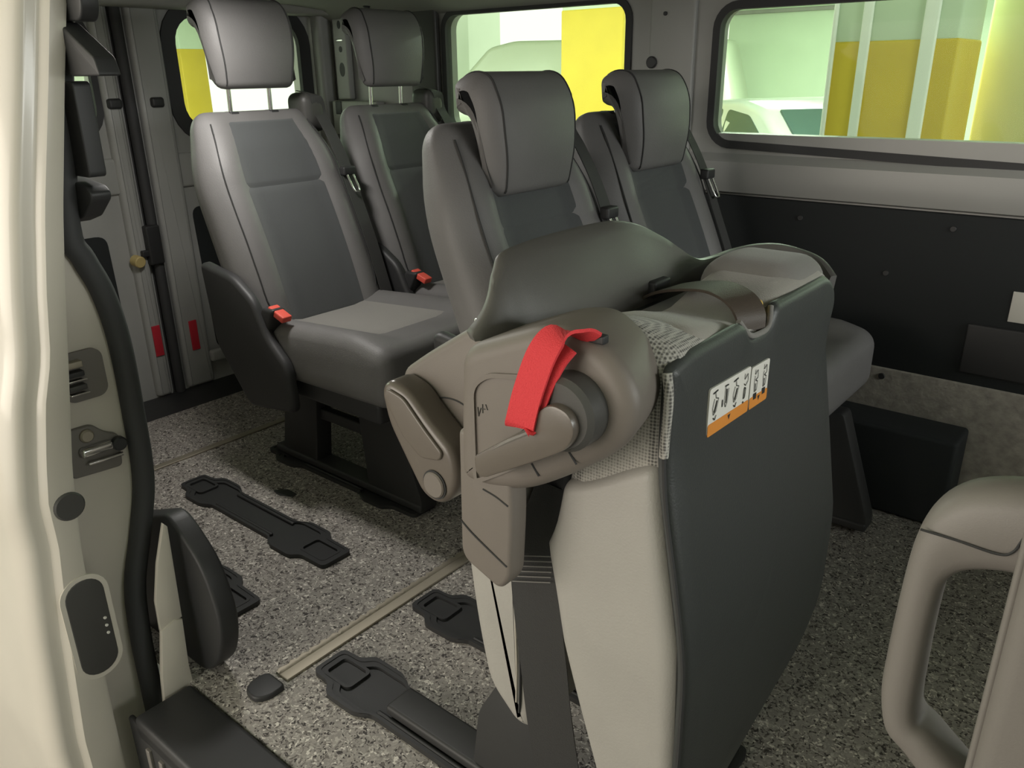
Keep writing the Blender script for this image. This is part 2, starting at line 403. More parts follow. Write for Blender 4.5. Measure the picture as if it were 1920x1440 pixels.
tube('door_seal', [(-3.03, 1.50, -.02), (-3.03, 1.50, .7), (-3.035, 1.50, 1.46)], .02, 'rubber', d1, n=10)
rbox('lock_body', (-3.03, 1.455, .53), (-2.995, 1.512, .68), .008, 'black', d1)
rbox('lock_pin', (-3.02, 1.43, .565), (-3.0, 1.46, .59), .005, 'black', d1)
for (d, y, z0, z1) in ((d1, 1.437, .165, .29), (d2, 1.592, .150, .275)):
    rbox('reflector', (-3.022, y - .017, z0), (-3.017, y + .017, z1), .002, 'reflector', d)
cyl('bump_stop', (-3.012, 1.412, .553), (1, .1, -.1), .022, .04, 'yellow_cap', d1)
rbox('stay_arm', (-3.02, 1.64, .085), (-2.99, 1.76, .135), .012, 'metal_in', d2)
for (y, z) in ((1.44, 1.118), (1.60, 1.118)): rbox('window_catch', (-3.032, y - .03, z - .018), (-3.005, y + .02, z + .018), .01, 'black', d1 if y < 1.5 else d2)
for (d, y, z) in ((d1, 1.34, .90), (d2, 1.627, .89)): cyl('screw_hole', (-3.034, y, z), (1, 0, 0), .006, .006, 'black', d, n=12, bev=.001)

# right side: rear quarter, door pillar -------------------------------
def interp(tab, z):
    tab = sorted(tab)
    if z <= tab[0][0]: return tab[0][1]
    for (a, va), (b, vb) in zip(tab, tab[1:]):
        if z <= b:
            t = (z - a) / (b - a); return va + (vb - va) * t
    return tab[-1][1]
YO = [(-.55, .345), (-.2, .335), (0, .333), (.24, .352), (.42, .372), (.50, .372), (.58, .385), (.68, .405), (.76, .43), (.87, .447), (1.0, .472), (1.2, .52), (1.31, .545), (1.56, .61)]
YJ = [(-.55, .46), (-.1, .452), (.1, .455), (.25, .462), (.40, .468), (.55, .484), (.73, .515), (.87, .538), (1.0, .562), (1.2, .606), (1.32, .634), (1.56, .68)]
XJ = -1.42
YS = [(-.42, .56), (-.2, .552), (0, .556), (.12, .56), (.23, .573), (.34, .608), (.45, .634), (.60, .64), (.74, .64), (.835, .628), (.90, .607), (.965, .592), (1.2, .625), (1.4, .66)]
V = []; F = []
lv = [-.55 + 2.11 * i / 70 for i in range(71)]; cnt = None
for z in lv:
    yo, yj, ys = interp(YO, z), interp(YJ, z), interp(YS, z)
    sec = [(-3.12, yo + .02), (-2.4, yo + .004), (-1.7, yo), (-1.52, yo), (-1.49, yo)]
    for j in range(1, 6):
        a = pi / 2 * j / 5; sec.append((-1.49 + .055 * math.sin(a), yo + .03 * (1 - math.cos(a))))
    sec += [(-1.437, yo + .040), (-1.434, yo + .048), (-1.424, yo + .054), (XJ, yo + .058), (XJ, yj - .008), (XJ - .003, yj - .002), (XJ - .01, yj), (-1.50, yj + .012), (-1.507, yj + .02), (-1.51, yj + .04), (-1.512, max(yj + .05, ys + .006)), (-1.53, max(yj + .055, ys + .010)), (-1.60, ys), (-3.0, .66)]
    cnt = len(sec); V += [(x, y, z) for x, y in sec]
for i in range(len(lv) - 1):
    for j in range(cnt - 1): F.append((i * cnt + j, i * cnt + j + 1, (i + 1) * cnt + j + 1, (i + 1) * cnt + j))
wr = struct(mk('wall_right', V, F, 'paint', ang=35))
cyl('jamb_plug', (XJ + .001, .462, .487), (1, 0, 0), .027, .008, 'plastic_dark', wr)
sl = plate('jamb_slot', rrect(.416, .486, .125, .335, .034), XJ - .002, XJ + .003, 0, 'plastic_dark', wr, 'yz', r2=.002)
for k in range(3): cyl('slot_screw', (XJ + .004, .4755, .205 + .017 * k), (1, 0, 0), .003, .003, 'white', sl, n=10, bev=.0005)
ring('slot_rim', inset(rrect(.416, .486, .125, .335, .034), -.009), rrect(.416, .486, .125, .335, .034), XJ - .002, XJ + .002, 'paint', wr, YZ)
# exterior quarter window in the body side
qw = pane('quarter_glass', [(-2.7, .87), (-1.56, .87), (-1.535, .90), (-1.535, 1.25), (-1.56, 1.30), (-2.7, 1.30)], -.004, .004, 'glass_car', wr, lambda a, b, t: (a, interp(YO, b) - .004 + t, b))
# door seal running down inside the pillar
SEAL = [(-1.485, .660, 1.40), (-1.49, .625, 1.2), (-1.50, .592, .965), (-1.50, .607, .900), (-1.50, .628, .835), (-1.50, .640, .74), (-1.50, .640, .60), (-1.50, .634, .45), (-1.50, .608, .34), (-1.495, .573, .23), (-1.49, .560, .12), (-1.485, .556, 0), (-1.475, .552, -.2), (-1.47, .56, -.42)]
ds = tube('door_seal', SEAL, .021, 'rubber', wr, n=12, k=5, up=(1, 0, 0)); ds['label'] = 'dark rubber weatherstrip winding down the rear edge of the door opening'
# lock striker and latch on the inner jamb
st = thing('lock_striker', 'metal lock striker in a dark recess on the pale door pillar', 'door lock', (-1.5, .56, .69))
plate('recess', rrect(.525, .605, .640, .735, .02), -1.511, -1.503, 0, 'plastic_gray', st, 'yz')
for z, h, m in ((.716, .012, 'alu'), (.698, .010, 'black'), (.686, .004, 'chrome'), (.672, .010, 'plastic_dark'), (.660, .004, 'chrome')): rbox('striker_bar', (-1.505, .53, z - h / 2), (-1.486, .562 + (.004 if h < .005 else 0), z + h / 2), .002, m, st)
la = thing('door_latch', 'zinc door latch with a steel roller bolted low on the pale door pillar', 'door latch', (-1.5, .56, .55))
plate('latch_plate', [(.505, .495), (.60, .488), (.605, .555), (.58, .568), (.56, .59), (.505, .592)], -1.512, -1.500, 0, 'plastic_gray', la, 'yz', fil=.01, r2=.003)
cyl('latch_bolt', (-1.498, .545, .573), (1, 0, 0), .013, .012, 'alu', la)
rbox('latch_claw', (-1.50, .525, .535), (-1.482, .585, .553), .006, 'chrome', la)
tube('latch_bar', [(-1.49, .535, .520), (-1.488, .57, .519), (-1.49, .60, .518)], .004, 'chrome', la)
cyl('latch_roller', (-1.492, .598, .54), (1, 0, 0), .014, .016, 'black', la)
# black trim pieces on the pillar's inner edge
pt = thing('pillar_trim', 'black stepped plastic trim on the inner edge of the door pillar', 'pillar trim', (-1.45, .64, 1.1))
plate('upper_wedge', [(-1.47, 1.29), (-1.435, 1.285), (-1.335, 1.232), (-1.325, 1.205), (-1.42, 1.205), (-1.47, 1.215)], .615, .65, .003, 'black', pt, fil=.006)
plate('top_cap', [(-1.50, 1.42), (-1.375, 1.42), (-1.375, 1.305), (-1.39, 1.285), (-1.50, 1.29)], .63, .66, .004, 'black', pt, fil=.012)
plate('backing_plate', [(-1.50, 1.198), (-1.425, 1.198), (-1.428, 1.045), (-1.50, 1.045)], .615, .645, .003, 'black', pt, fil=.01)
plate('lower_wedge', [(-1.53, 1.04), (-1.44, 1.03), (-1.425, 1.020), (-1.428, 1.008), (-1.475, .975), (-1.53, .96)], .61, .645, .003, 'black', pt, fil=.006)
# cream edge strip and black corner cover at the foot of the pillar
cs = thing('edge_strip', 'cream plastic edge strip at the foot of the door pillar', 'trim strip', (-1.42, .6, -.07))
plate('upper_strip', [(.570, .15), (.618, .158), (.624, .37), (.617, .38), (.590, .30), (.572, .22)], -1.422, -1.412, .002, 'paint', cs, 'yz', k=2)
plate('lower_strip', [(.540, -.084), (.626, -.050), (.613, -.005), (.611, .04), (.616, .155), (.600, .162), (.570, .152), (.552, .05)], -1.420, -1.407, .003, 'paint', cs, 'yz', k=2)
CC = [(-1.66, -.004, .002), (-1.41, -.004), (-1.345, .055), (-1.318, .12), (-1.312, .185), (-1.335, .26), (-1.36, .30), (-1.415, .345), (-1.46, .37), (-1.66, .29, .002)]
tag(plate('corner_cover', CC, .645, .69, .008, 'black', None, 'xz', fil=.03), 'black bulged corner cover at the foot of the door pillar behind the cream strip', 'corner cover')

# sill step ------------------------------------------------------------
stp = thing('step_tread', 'black plastic step cover along the side door sill', 'step', (-.4, .5, -.02))
rbox('tread', (-1.40, .478, -.05), (1.25, .603, .004), .010, 'black', stp)
rbox('riser', (-1.43, .478, -.33), (1.25, .49, -.012), .006, 'black', stp)
rbox('lower_step', (-1.43, .26, -.36), (.07, .478, -.32), .01, 'black', stp)
for k in range(6): rbox('grip_rib', (-1.36 + .05 * k, .472, -.14), (-1.345 + .05 * k, .480, -.05), .002, 'plastic_gray', stp)
struct(rbox('sill_skirt', (-1.42, .335, -.5), (1.25, .36, -.36), .006, 'paint'))
# body side ahead of the door opening
struct(rbox('wall_right_front', (.08, .44, -.4), (VX1, .475, 1.56), .02, 'paint'))

# ------------------------------------------------------------------ floor fittings
def rail(x0, x1, yc, label):
    o = thing('floor_rail', label, 'floor rail', (x0, yc, 0), 'black seat mounting rails let into the floor')
    def outline(d):
        a, b = x0 + d, x1 - d
        up = [(a, .043), (a + .055, .045), (a + .075, .070), (a + .165, .070), (a + .195, .050), (b - .235, .050), (b - .205, .072), (b - .115, .072), (b - .095, .050), (b, .048)]
        up = [(x, y - d * .8) for x, y in up]
        P = [(x, yc + y) for x, y in up] + [(x, yc - y) for x, y in up[::-1]]
        return fillet(P, .016, 4)
    O, I = outline(0), outline(.010)
    ring('rim', O, I, .0, .012, 'black', o, lambda a, b, t: (a, b, t))
    ring('rim_slope', inset(I, -.004), outline(.022), .0035, .010, 'black', o, lambda a, b, t: (a, b, t))
    J = outline(.02)
    pane('tray', J, .0005, .004, 'black', o, lambda a, b, t: (a, b, t))
    for a, b in ((x0 + .018, x0 + .105), (x1 - .125, x1 - .02)):
        ring('lock_pocket', rrect(a, b, yc - .034, yc + .034, .014), rrect(a + .007, b - .007, yc - .027, yc + .027, .01), .003, .011, 'black', o, lambda p, q, t: (p, q, t))
    for s in (-1, 1): rbox('guide_ridge', (x0 + .2, yc + s * .036 - .005, .003), (x1 - .24, yc + s * .036 + .005, .013), .004, 'black', o)
    return o
rail(-2.235, -1.515, 1.092, 'empty black floor rail in the middle of the floor left of the grey seat')
rail(-2.235, -1.520, .815, 'empty black floor rail half hidden behind the black corner cover')
rail(-2.235, -1.515, 1.42, 'black floor rail carrying the rear seat nearest the back doors')
rail(-1.220, -.40, .828, 'black floor rail at the bottom edge beside the step')
rail(-1.220, -.40, 1.115, 'black floor rail running under the folded seat')

def strip(xc, y0, y1, wavy, label):
    o = thing('floor_strip', label, 'floor strip', (xc, y0, 0))
    rbox('joint_bar', (xc - .012, y0, .0), (xc + .016, y1, .006), .002, 'alu', o)
    if wavy:
        n = 150; V = []; F = []
        for i in range(n + 1):
            y = y0 + (y1 - y0) * i / n; a = .004 * math.sin(y * 2 * pi / .028)
            for dx, z in ((-.030 + a, 0), (-.026 + a, .007), (-.018 + a, .007), (-.013, .003)): V.append((xc + dx, y, z))
        for i in range(n):
            for j in range(3): F.append((i * 4 + j, i * 4 + j + 1, i * 4 + j + 5, i * 4 + j + 4))
        mk('wavy_edge', V, F, 'alu', o)
    return o
strip(-2.42, .98, 2.36, False, 'thin bright metal floor strip running under the rear seats')
fs = strip(-1.258, .735, 2.30, True, 'brass-coloured metal floor strip with a wavy edge in front of the empty rails')
plate('end_cap', [(-1.292, .722), (-1.228, .722), (-1.226, .68), (-1.245, .655), (-1.285, .66), (-1.298, .69)], .0, .012, 0, 'black', fs, 'xy', fil=.014, r2=.005)
tag(plate('scuff_patch', [(-1.985, 1.218), (-1.955, 1.252), (-1.905, 1.25), (-1.90, 1.232), (-1.945, 1.21)], 0.0, .002, 0, 'black', None, 'xy', fil=.01, r2=.001), 'small dark scrap lying on the floor between rail and seat leg', 'scrap')

# ================================================================== SEATS
_t = Vector((-.25, .64)).normalized(); _n = Vector((_t.y, -_t.x))
BL = .70                                   # backrest length
def latscale(s): return 1 - .20 * sst(.60, 1.0, s / BL) ** 1.5
def front_n(v, s):
    b = sst(.105, .165, abs(v)) * .026 * (1 - .75 * sst(.70, .95, s / BL))
    return .052 + b - .022 * sst(.17, .25, abs(v)) + .012 * math.sin(min(1, s / .45) * pi) * .8
def make_seat(xr, yc, raise_, label, group, legs, belt_v=.205, tongue_s=.42, cf=.56):
    o = thing('van_seat', label, 'seat', (xr, yc, 0), group)
    def B(n, v, s):                        # backrest space -> world
        p = _t * s + _n * n
        return (xr + p.x, yc + v * latscale(s), .455 + p.y)
    def body(n, v, s):
        if n > 0: n = n / .06 * front_n(v, s)
        n *= 1 - .30 * sst(.8, 1.0, s / BL)
        return B(n, v, s)
    rbox('backrest', (-.06, -.25, -.03), (.06, .25, BL - .005), .05, 'vinyl', o, n=(4, 22, 22), rn=4, fn=body, ang=60)
    def patch(name, v0, v1, s0, s1, m, lift=.006, nv=16, ns=36, op=0):
        V = []; F = []
        for i in range(nv + 1):
            for j in range(ns + 1):
                a, b = i / nv, j / ns; v = v0 + (v1 - v0) * a; s = s0 + (s1 - s0) * b
                e = min(a * (v1 - v0), (1 - a) * (v1 - v0), b * (s1 - s0) if op != -1 else 1, (1 - b) * (s1 - s0) if op != 1 else 1)
                n = front_n(v, s) * (1 - .30 * sst(.8, 1.0, s / BL)) + lift * sst(0, .007, e) - .002 - .0035 * (1 - sst(0, .014, abs(s - .453)))
                V.append(B(n, v, s))
        for i in range(nv):
            for j in range(ns): F.append((i * (ns + 1) + j, (i + 1) * (ns + 1) + j, (i + 1) * (ns + 1) + j + 1, i * (ns + 1) + j + 1))
        return mk(name, V, F, m, o, ang=60)
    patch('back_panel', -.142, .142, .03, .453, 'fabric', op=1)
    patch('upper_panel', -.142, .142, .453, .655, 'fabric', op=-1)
    for sg in (-1, 1):
        P = [B(front_n(.205, s) * (1 - .30 * sst(.8, 1, s / BL)) + .0015, sg * (.205 - .045 * sst(.12, .02, s)), s) for s in (.03, .10, .2, .3, .4, .5, .6, .65)]
        tube('seam', P, .0022, 'seam', o, n=6, k=4)
    # seat base and cushion
    def cush(x, y, z):
        u = (x - xr + .06) / (cf + .06)
        z += .028 * sst(.10, .2, abs(y - yc)) * (1 if z > .5 else 0) * (1 - sst(.75, 1, u)) + .045 * (u - .5) * (1 if z > .45 else .3)
        return (x, y, z)
    cu = rbox('cushion', (xr - .06, yc - .247, .385), (xr + cf, yc + .247, .535), .045, 'vinyl', o, n=(16, 20, 3), rn=4, fn=cush, ang=60)
    V = []; F = []; nx, ny = 14, 14
    for i in range(nx + 1):
        for j in range(ny + 1):
            a, b = i / nx, j / ny; x = xr + .02 + (cf - .16) * a; y = yc - .145 + .29 * b
            e = min(a * .4, (1 - a) * .4, b * .29, (1 - b) * .29)
            p = cush(x, y, .535); V.append((p[0], p[1], p[2] + .006 * sst(0, .016, e) - .003))
    for i in range(nx):
        for j in range(ny): F.append((i * (ny + 1) + j, (i + 1) * (ny + 1) + j, (i + 1) * (ny + 1) + j + 1, i * (ny + 1) + j + 1))
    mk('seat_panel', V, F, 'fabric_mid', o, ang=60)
    rbox('seat_pan', (xr - .05, yc - .22, .335), (xr + cf - .06, yc + .22, .40), .015, 'black', o)
    # side shroud with recliner
    plate('side_shroud', [(xr - .19, .70), (xr - .03, .675), (xr + .06, .62), (xr + .11, .52), (xr + .19, .45), (xr + .20, .31), (xr - .02, .28), (xr - .16, .45)], yc - .249, yc - .278, .004, 'black', o, fil=.03, r2=.015)
    # headrest
    top = _t * (BL - .01); hx, hz = xr + top.x, .455 + top.y
    dx, dz = -.30 * raise_, .95 * raise_
    prof = [(.044, .092, .02), (.085, .110, .04), (.128, .100, .04), (.160, .045, .05), (.168, -.055, .05), (.155, -.132, .025), (.125, -.142, .02), (.108, -.09, .03), (.100, -.02, .03), (.086, .020, .018), (.052, .024, .02)]
    hw = .152
    hfn = lambda x, y, z: (x - .028 * ((y - yc) / hw) ** 2, yc + (y - yc) * (1 - .10 * sst(.02, -.14, z - hz - dz) - .04 * sst(.06, .11, z - hz - dz)), z)
    h = plate('headrest', [(hx + dx + a, hz + dz + b, r) for a, b, r in prof], yc - hw, yc + hw, .035, 'vinyl', o, fil=.03, k=5, ang=60, fn=hfn)
    ol = [p for p in fillet(prof, .03, 4)][3:28]
    for sg in (-1, 1):
        tube('piping', [hfn(hx + dx + a, yc + sg * (hw - .030), hz + dz + b) for a, b in ol], .0022, 'seam', h, n=6, k=0)
        a = Vector((hx + dx + .082, yc + sg * .07, hz + dz + .06)); b = Vector((hx + .005, yc + sg * .07, hz - .03))
        tube('post', [a, b], .0065, 'chrome', h, n=10, k=0)
        rbox('post_guide', (hx - .012, yc + sg * .07 - .016, hz - .012), (hx + .03, yc + sg * .07 + .016, hz + .008), .006, 'black', o)
    # shoulder guide, belt, tongue, buckle
    gx, gy, gz = hx + .01, yc + belt_v, hz
    rbox('belt_guide', (gx - .055, gy - .045, gz - .06), (gx + .045, gy + .045, gz + .055), .028, 'plastic_dark', o, n=(4, 4, 4), fn=lambda x, y, z: (x, y, z - .25 * max(0, y - gy)))
    bs = [.66, .60, .50, .36, .22, .08, .0]
    P = [(gx - .02, gy + .0, gz + .058), (gx + .04, gy + .004, gz + .042)] + [B(front_n(.2, s) * (1 - .3 * sst(.8, 1, s / BL)) + .006, .215 / latscale(s) + .012, s) for s in bs]
    bl = ribbon('belt', P, (.25, 1, .12), .048, .002, 'belt', o, sides=[Vector((.0, 1, -.15))] * len(P))
    tp = Vector(B(front_n(.2, tongue_s) + .016, .222, tongue_s)); d = (Vector(B(front_n(.2, tongue_s - .1) + .016, .232, tongue_s - .1)) - tp).normalized()
    rbox('tongue_grip', (tp.x - .012, tp.y - .024, tp.z - .012), (tp.x + .014, tp.y + .024, tp.z + .016), .006, 'black', bl)
    q = [tp + d * .012 + Vector((.006, -.012, 0)), tp + d * .062 + Vector((.006, -.011, 0)), tp + d * .068 + Vector((.006, 0, 0)), tp + d * .062 + Vector((.006, .011, 0)), tp + d * .012 + Vector((.006, .012, 0))]
    tube('tongue', q, .0035, 'chrome', bl, n=8, k=3)
    bk = rbox('buckle', (xr + .03, yc - .262, .50), (xr + .085, yc - .215, .60), .01, 'black', o, fn=lambda x, y, z: (x + .5 * (z - .5), y, z))
    rbox('release_button', (xr + .052, yc - .254, .585), (xr + .118, yc - .222, .603), .004, 'redbtn', bk, fn=lambda x, y, z: (x + .5 * (z - .5), y, z - .35 * (x - xr - .06)))
    # legs
    for lv in legs:
        y = yc + lv
        plate('leg', [(xr - .10, .34), (xr + .06, .34), (xr + .02, .03), (xr - .16, .03)], y - .03, y + .03, .005, 'steel', o, fil=.012, k=2)
        plate('leg', [(xr + .24, .34), (xr + .40, .34), (xr + .50, .05), (xr + .50, .02), (xr + .27, .02)], y - .03, y + .03, .005, 'steel', o, fil=.012, k=2)
        rbox('foot_rail', (xr - .20, y - .035, .012), (xr + .50, y + .035, .038), .008, 'steel', o)
        rbox('crossbar', (xr - .03, y - .016, .185), (xr + .32, y + .016, .222), .006, 'steel', o)
    return o
GR = 'grey upright van seats'
make_seat(-2.0, 1.48, .22, 'grey rear seat nearest the back doors, headrest raised on metal posts, beside the red reflectors', GR, (-.06,), tongue_s=.46)
make_seat(-2.0, 2.03, .215, 'grey rear seat with raised headrest, further from the doors, partly hidden by a nearer seat', GR, (.05,))
make_seat(-.97, 1.405, 0, 'grey seat with lowered headrest standing directly behind the folded seat', GR, (.1,), tongue_s=.43, cf=.43)
make_seat(-.97, 1.94, 0, 'grey seat with lowered headrest beside the black wall panel and the large window', GR, (.16,), tongue_s=.47, cf=.43)

# ================================================================== FOLDED SEAT
fo = thing('folded_seat', 'grey seat folded down and tipped forward with red pull strap and levers', 'folded seat', (-.55, 1.03, 0))
def fx(z): return -.40 + .052 * sst(.80, .45, z)          # back surface of the upside-down backrest
def bback(z): return interp([(.15, -.47), (.235, -.49), (.44, -.548), (.556, -.568), (.62, -.578), (.67, -.566), (.75, -.555), (.9, -.54)], z)
def backmap(x, y, z):
    a = (x + .575) / .175; k = fx(z); b = bback(z)
    return (b + (k - b) * a, y, z)
def botround(z, y): return z
# core of the backrest in woven spacer mesh, light vinyl side wall, dark rear face
rbox('backrest_mesh', (-.57, .772, .55), (-.402, 1.30, .905), .035, 'mesh', fo, n=(4, 8, 8), fn=lambda x, y, z: (backmap(x, y, z)[0], y, z + (.022 * sst(.92, .76, y) * sst(.75, .9, z) * sst(-.42, -.50, x)) - .03 * math.exp(-((y - 1.0) / .09) ** 2) * sst(.75, .9, z)))
def sidefn(x, y, z):
    X, Y, Z = backmap(x, y, z)
    if z > .5: Z = z - .065 * sst(-.40, -.57, x) * sst(.5, .75, z)       # slanting upper edge
    # shoulder corner of the backrest hangs lower at the near side
    Y = y - .010 * math.sin(max(0, min(1, (z - .2) / .6)) * pi) 
    return (X, Y, Z)
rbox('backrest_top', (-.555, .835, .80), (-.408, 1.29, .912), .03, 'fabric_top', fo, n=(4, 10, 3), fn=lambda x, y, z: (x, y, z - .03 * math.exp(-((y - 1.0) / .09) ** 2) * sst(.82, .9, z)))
rbox('backrest_side', (-.575, .764, .185), (-.414, .90, .765), .022, 'vinyl_light', fo, n=(8, 6, 18), rn=5, fn=sidefn, ang=60)
# rear face: outline in y,z with a sagging notch at the top edge
OUT = [(.770, .885, .012), (.81, .894, .02), (.965, .894, .02), (.985, .868, .02), (1.045, .868, .02), (1.062, .897, .015), (1.28, .897, .04), (1.325, .855, .04), (1.305, .80, .04), (1.302, .45, .05), (1.300, .31, .05), (1.22, .245, .06), (.93, .185, .05), (.81, .15, .05), (.766, .22, .04), (.762, .5, .05), (.769, .765, .03)]
OUTF = fillet(OUT, .03, 6)
def facefn(x, y, z): return (x + (fx(z) + .40), y, z)
def face_grid():
    # front skin as a dense grid clipped to the outline so it can curve
    import mathutils
    pts = OUTF; n = len(pts); rings = []
    cen = (1.03, .53)
    V = []; F = []
    lay = [(-.016, .002), (-.010, 0), (-.003, .005), (.0, .013)]
    for dx, ins in lay:
        for p in inset(pts, ins): V.append(facefn(-.40 + dx, p[0], p[1]))
    base = inset(pts, .014)
    for k in range(1, 9):
        t = 1 - k / 8
        for p in base:
            q = (cen[0] + (p[0] - cen[0]) * t, cen[1] + (p[1] - cen[1]) * t)
            V.append(facefn(-.40 + .004 * (1 - t * t), q[0], q[1]))
    L = len(lay) + 8
    for j in range(L - 1):
        for i in range(n): F.append((j * n + i, j * n + (i + 1) % n, (j + 1) * n + (i + 1) % n, (j + 1) * n + i))
    F.append(tuple(range(n)))
    return V, F
V, F = face_grid(); fp = mk('backrest_rear_face', V, F, 'vinyl_black', fo, ang=60)
tube('edge_seam', [(fx(z) - .006, interp([(.15, .775), (.22, .763), (.5, .759), (.765, .767), (.885, .770)], z), z) for z in (.2, .3, .4, .5, .6, .7, .765, .82, .878)], .003, 'seam', fo, n=6)
tube('rolled_edge', [(-.408, .768, .880), (-.402, .764, .85), (-.404, .765, .80), (-.406, .768, .775)], .006, 'mesh', fo, n=8)
tube('notch_piping', [(-.412, .962, .894), (-.404, .982, .872), (-.402, 1.01, .867), (-.404, 1.045, .869), (-.41, 1.062, .893)], .004, 'fabric_mid', fo, n=8)
rbox('foam_edge', (-.44, 1.035, .868), (-.418, 1.058, .902), .006, 'foam', fo)
# instruction stickers
def sticker(y0, y1, z0, z1, figs, slope):
    X = -.3985
    zz = lambda y, z: z + slope * (y - y0)
    s = pane('instruction_sticker', [(a, zz(a, b)) for a, b in rrect(y0, y1, z0, z1, .004, 3)], X, X + .0025, 'white', fp, YZ)
    pane('orange_band', [(a, zz(a, b)) for a, b in rrect(y0 + .0003, y1 - .0003, z0 - .0005, z0 + .0165, .003, 3)], X + .002, X + .0031, 'orange', s, YZ)
    V = []; F = []
    def stroke(pts, wd=.0013):
        for (a, b), (c, d) in zip(pts, pts[1:]):
            e = Vector((c - a, d - b)); 
            if e.length < 1e-6: continue
            e.normalize(); p = Vector((-e.y, e.x)) * wd / 2; k = len(V)
            for q in ((a + p.x, b + p.y), (a - p.x, b - p.y), (c - p.x, d - p.y), (c + p.x, d + p.y)): V.append((X + .0034, q[0], zz(q[0], q[1])))
            F.append((k, k + 1, k + 2, k + 3))
    W = (y1 - y0)
    for kind, u in figs:
        c = y0 + W * u; t = z1 - .004
        if kind == 'a':
            stroke([(c - .007, t - .004), (c + .006, t - .002)], .002); stroke([(c - .001, t - .003), (c + .002, t - .012), (c + .009, t - .014), (c + .004, t - .030), (c - .003, t - .034), (c - .006, t - .024), (c - .002, t - .012)])
            stroke([(c + .005, t - .016), (c - .001, t - .031)], .0024); stroke([(c - .003, t - .038), (c + .002, t - .042), (c + .005, t - .036)], .0018)
        if kind == 'b':
            stroke([(c - .004, t - .003), (c + .006, t - .003)], .002); stroke([(c - .002, t - .004), (c - .003, t - .026), (c + .001, t - .033), (c + .005, t - .028), (c + .007, t - .008)]); stroke([(c + .002, t - .008), (c + .002, t - .028)], .0024); stroke([(c - .009, t - .020), (c - .009, t - .030)], .0024)
        if kind == 'c':
            stroke([(c - .003, t - .002), (c - .003, t - .010), (c + .006, t - .004), (c + .008, t - .014), (c + .001, t - .020), (c - .004, t - .016)]); stroke([(c - .002, t - .022), (c + .002, t - .024), (c + .001, t - .036), (c - .003, t - .038), (c - .003, t - .028), (c - .002, t - .022)], .002); stroke([(c - .004, t - .042), (c - .002, t - .044)], .003)
        if kind == 'd':
            stroke([(c - .004, t - .001), (c - .004, t - .008), (c + .004, t - .003), (c + .006, t - .014), (c - .001, t - .017), (c + .005, t - .020), (c + .004, t - .032), (c - .003, t - .034), (c - .005, t - .020), (c - .004, t - .010)]); stroke([(c - .001, t - .022), (c - .001, t - .032)], .002); stroke([(c - .005, t - .041), (c + .005, t - .041)], .009)
    c = (y0 + y1) / 2
    k = len(V); V += [(X + .0034, c - .004, zz(c, z0 + .0135)), (X + .0034, c + .004, zz(c, z0 + .0135)), (X + .0034, c, zz(c, z0 + .006))]; F.append((k, k + 1, k + 2))
    mk('pictograms', V, F, 'ink', s, smooth=False)
sticker(.859, .980, .769, .834, (('a', .13), ('b', .38), ('a', .62), ('c', .87)), -.03)
sticker(.9835, 1.044, .765, .826, (('d', .27), ('d', .76)), -.03)
# cushion, stood on its front edge behind the backrest
CUP = [(-.748, .66, .03), (-.755, .574, .03), (-.746, .477, .05), (-.732, .372, .05), (-.710, .268, .03), (-.650, .212, .02), (-.612, .215, .02), (-.604, .30, .04), (-.612, .45, .05), (-.622, .66, .03)]
cu = plate('cushion', CUP, .772, 1.125, .03, 'vinyl_light', fo, fil=.03, k=5, ang=60)
tube('cushion_seam', [(-.629, .772, .50), (-.632, .770, .42), (-.631, .770, .34), (-.633, .770, .275), (-.636, .772, .25)], .0022, 'seam', cu, n=6)
for k in range(26): pass
tube('stitching', [(-.636, .771, .50), (-.639, .770, .42), (-.638, .770, .34), (-.640, .770, .27)], .0016, 'seam_light', cu, n=5)
rbox('hinge_core', (-.63, .80, .56), (-.56, 1.12, .86), .02, 'black', fo)
# recliner cover with its shin
COV = [(-.655, .882, .03), (-.600, .905, .05), (-.530, .934, .06), (-.478, .938, .06), (-.425, .915, .06), (-.398, .872, .06), (-.404, .828, .05), (-.432, .796, .05), (-.50, .745, .05), (-.553, .712, .03), (-.61, .695, .03), (-.664, .695, .03), (-.662, .76, .03)]
cv = plate('recliner_cover', COV, .682, .79, .022, 'plastic', fo, fil=.03, k=5, r2=.002,
           fn=lambda x, y, z: (x - .26 * max(0, y - .70) * sst(-.52, -.42, x), y, z))
plate('cover_shin', [(-.664, .77, .01), (-.575, .77, .01), (-.574, .665, .03), (-.580, .570, .014), (-.598, .546, .012), (-.668, .572, .02)], .687, .722, .007, 'plastic', cv, fil=.01)
PIN = [(-.632, .70), (-.632, .840, .03), (-.606, .862, .03), (-.54, .874, .03), (-.49, .888, .05), (-.445, .876, .05), (-.432, .845, .04), (-.452, .815, .04), (-.53, .765, .03), (-.60, .72, .03)]
ring('raised_rim', fillet(PIN, .03, 5), inset(fillet(PIN, .03, 5), .006), .6835, .679, 'plastic', cv, XZ)
tube('parting_line', [(-.622, .6865, .694), (-.600, .6865, .690), (-.58, .6865, .683)], .0012, 'seam', cv, n=5)
tube('parting_line', [(-.664, .6865, .632), (-.640, .6862, .617), (-.584, .6865, .590)], .0014, 'seam', cv, n=5)
tube('slot_line', [(-.537, .6815, .760), (-.526, .6815, .746)], .0013, 'seam', cv, n=5, k=0)
tube('slot_line', [(-.482, .6815, .792), (-.471, .6815, .779)], .0013, 'seam', cv, n=5, k=0)
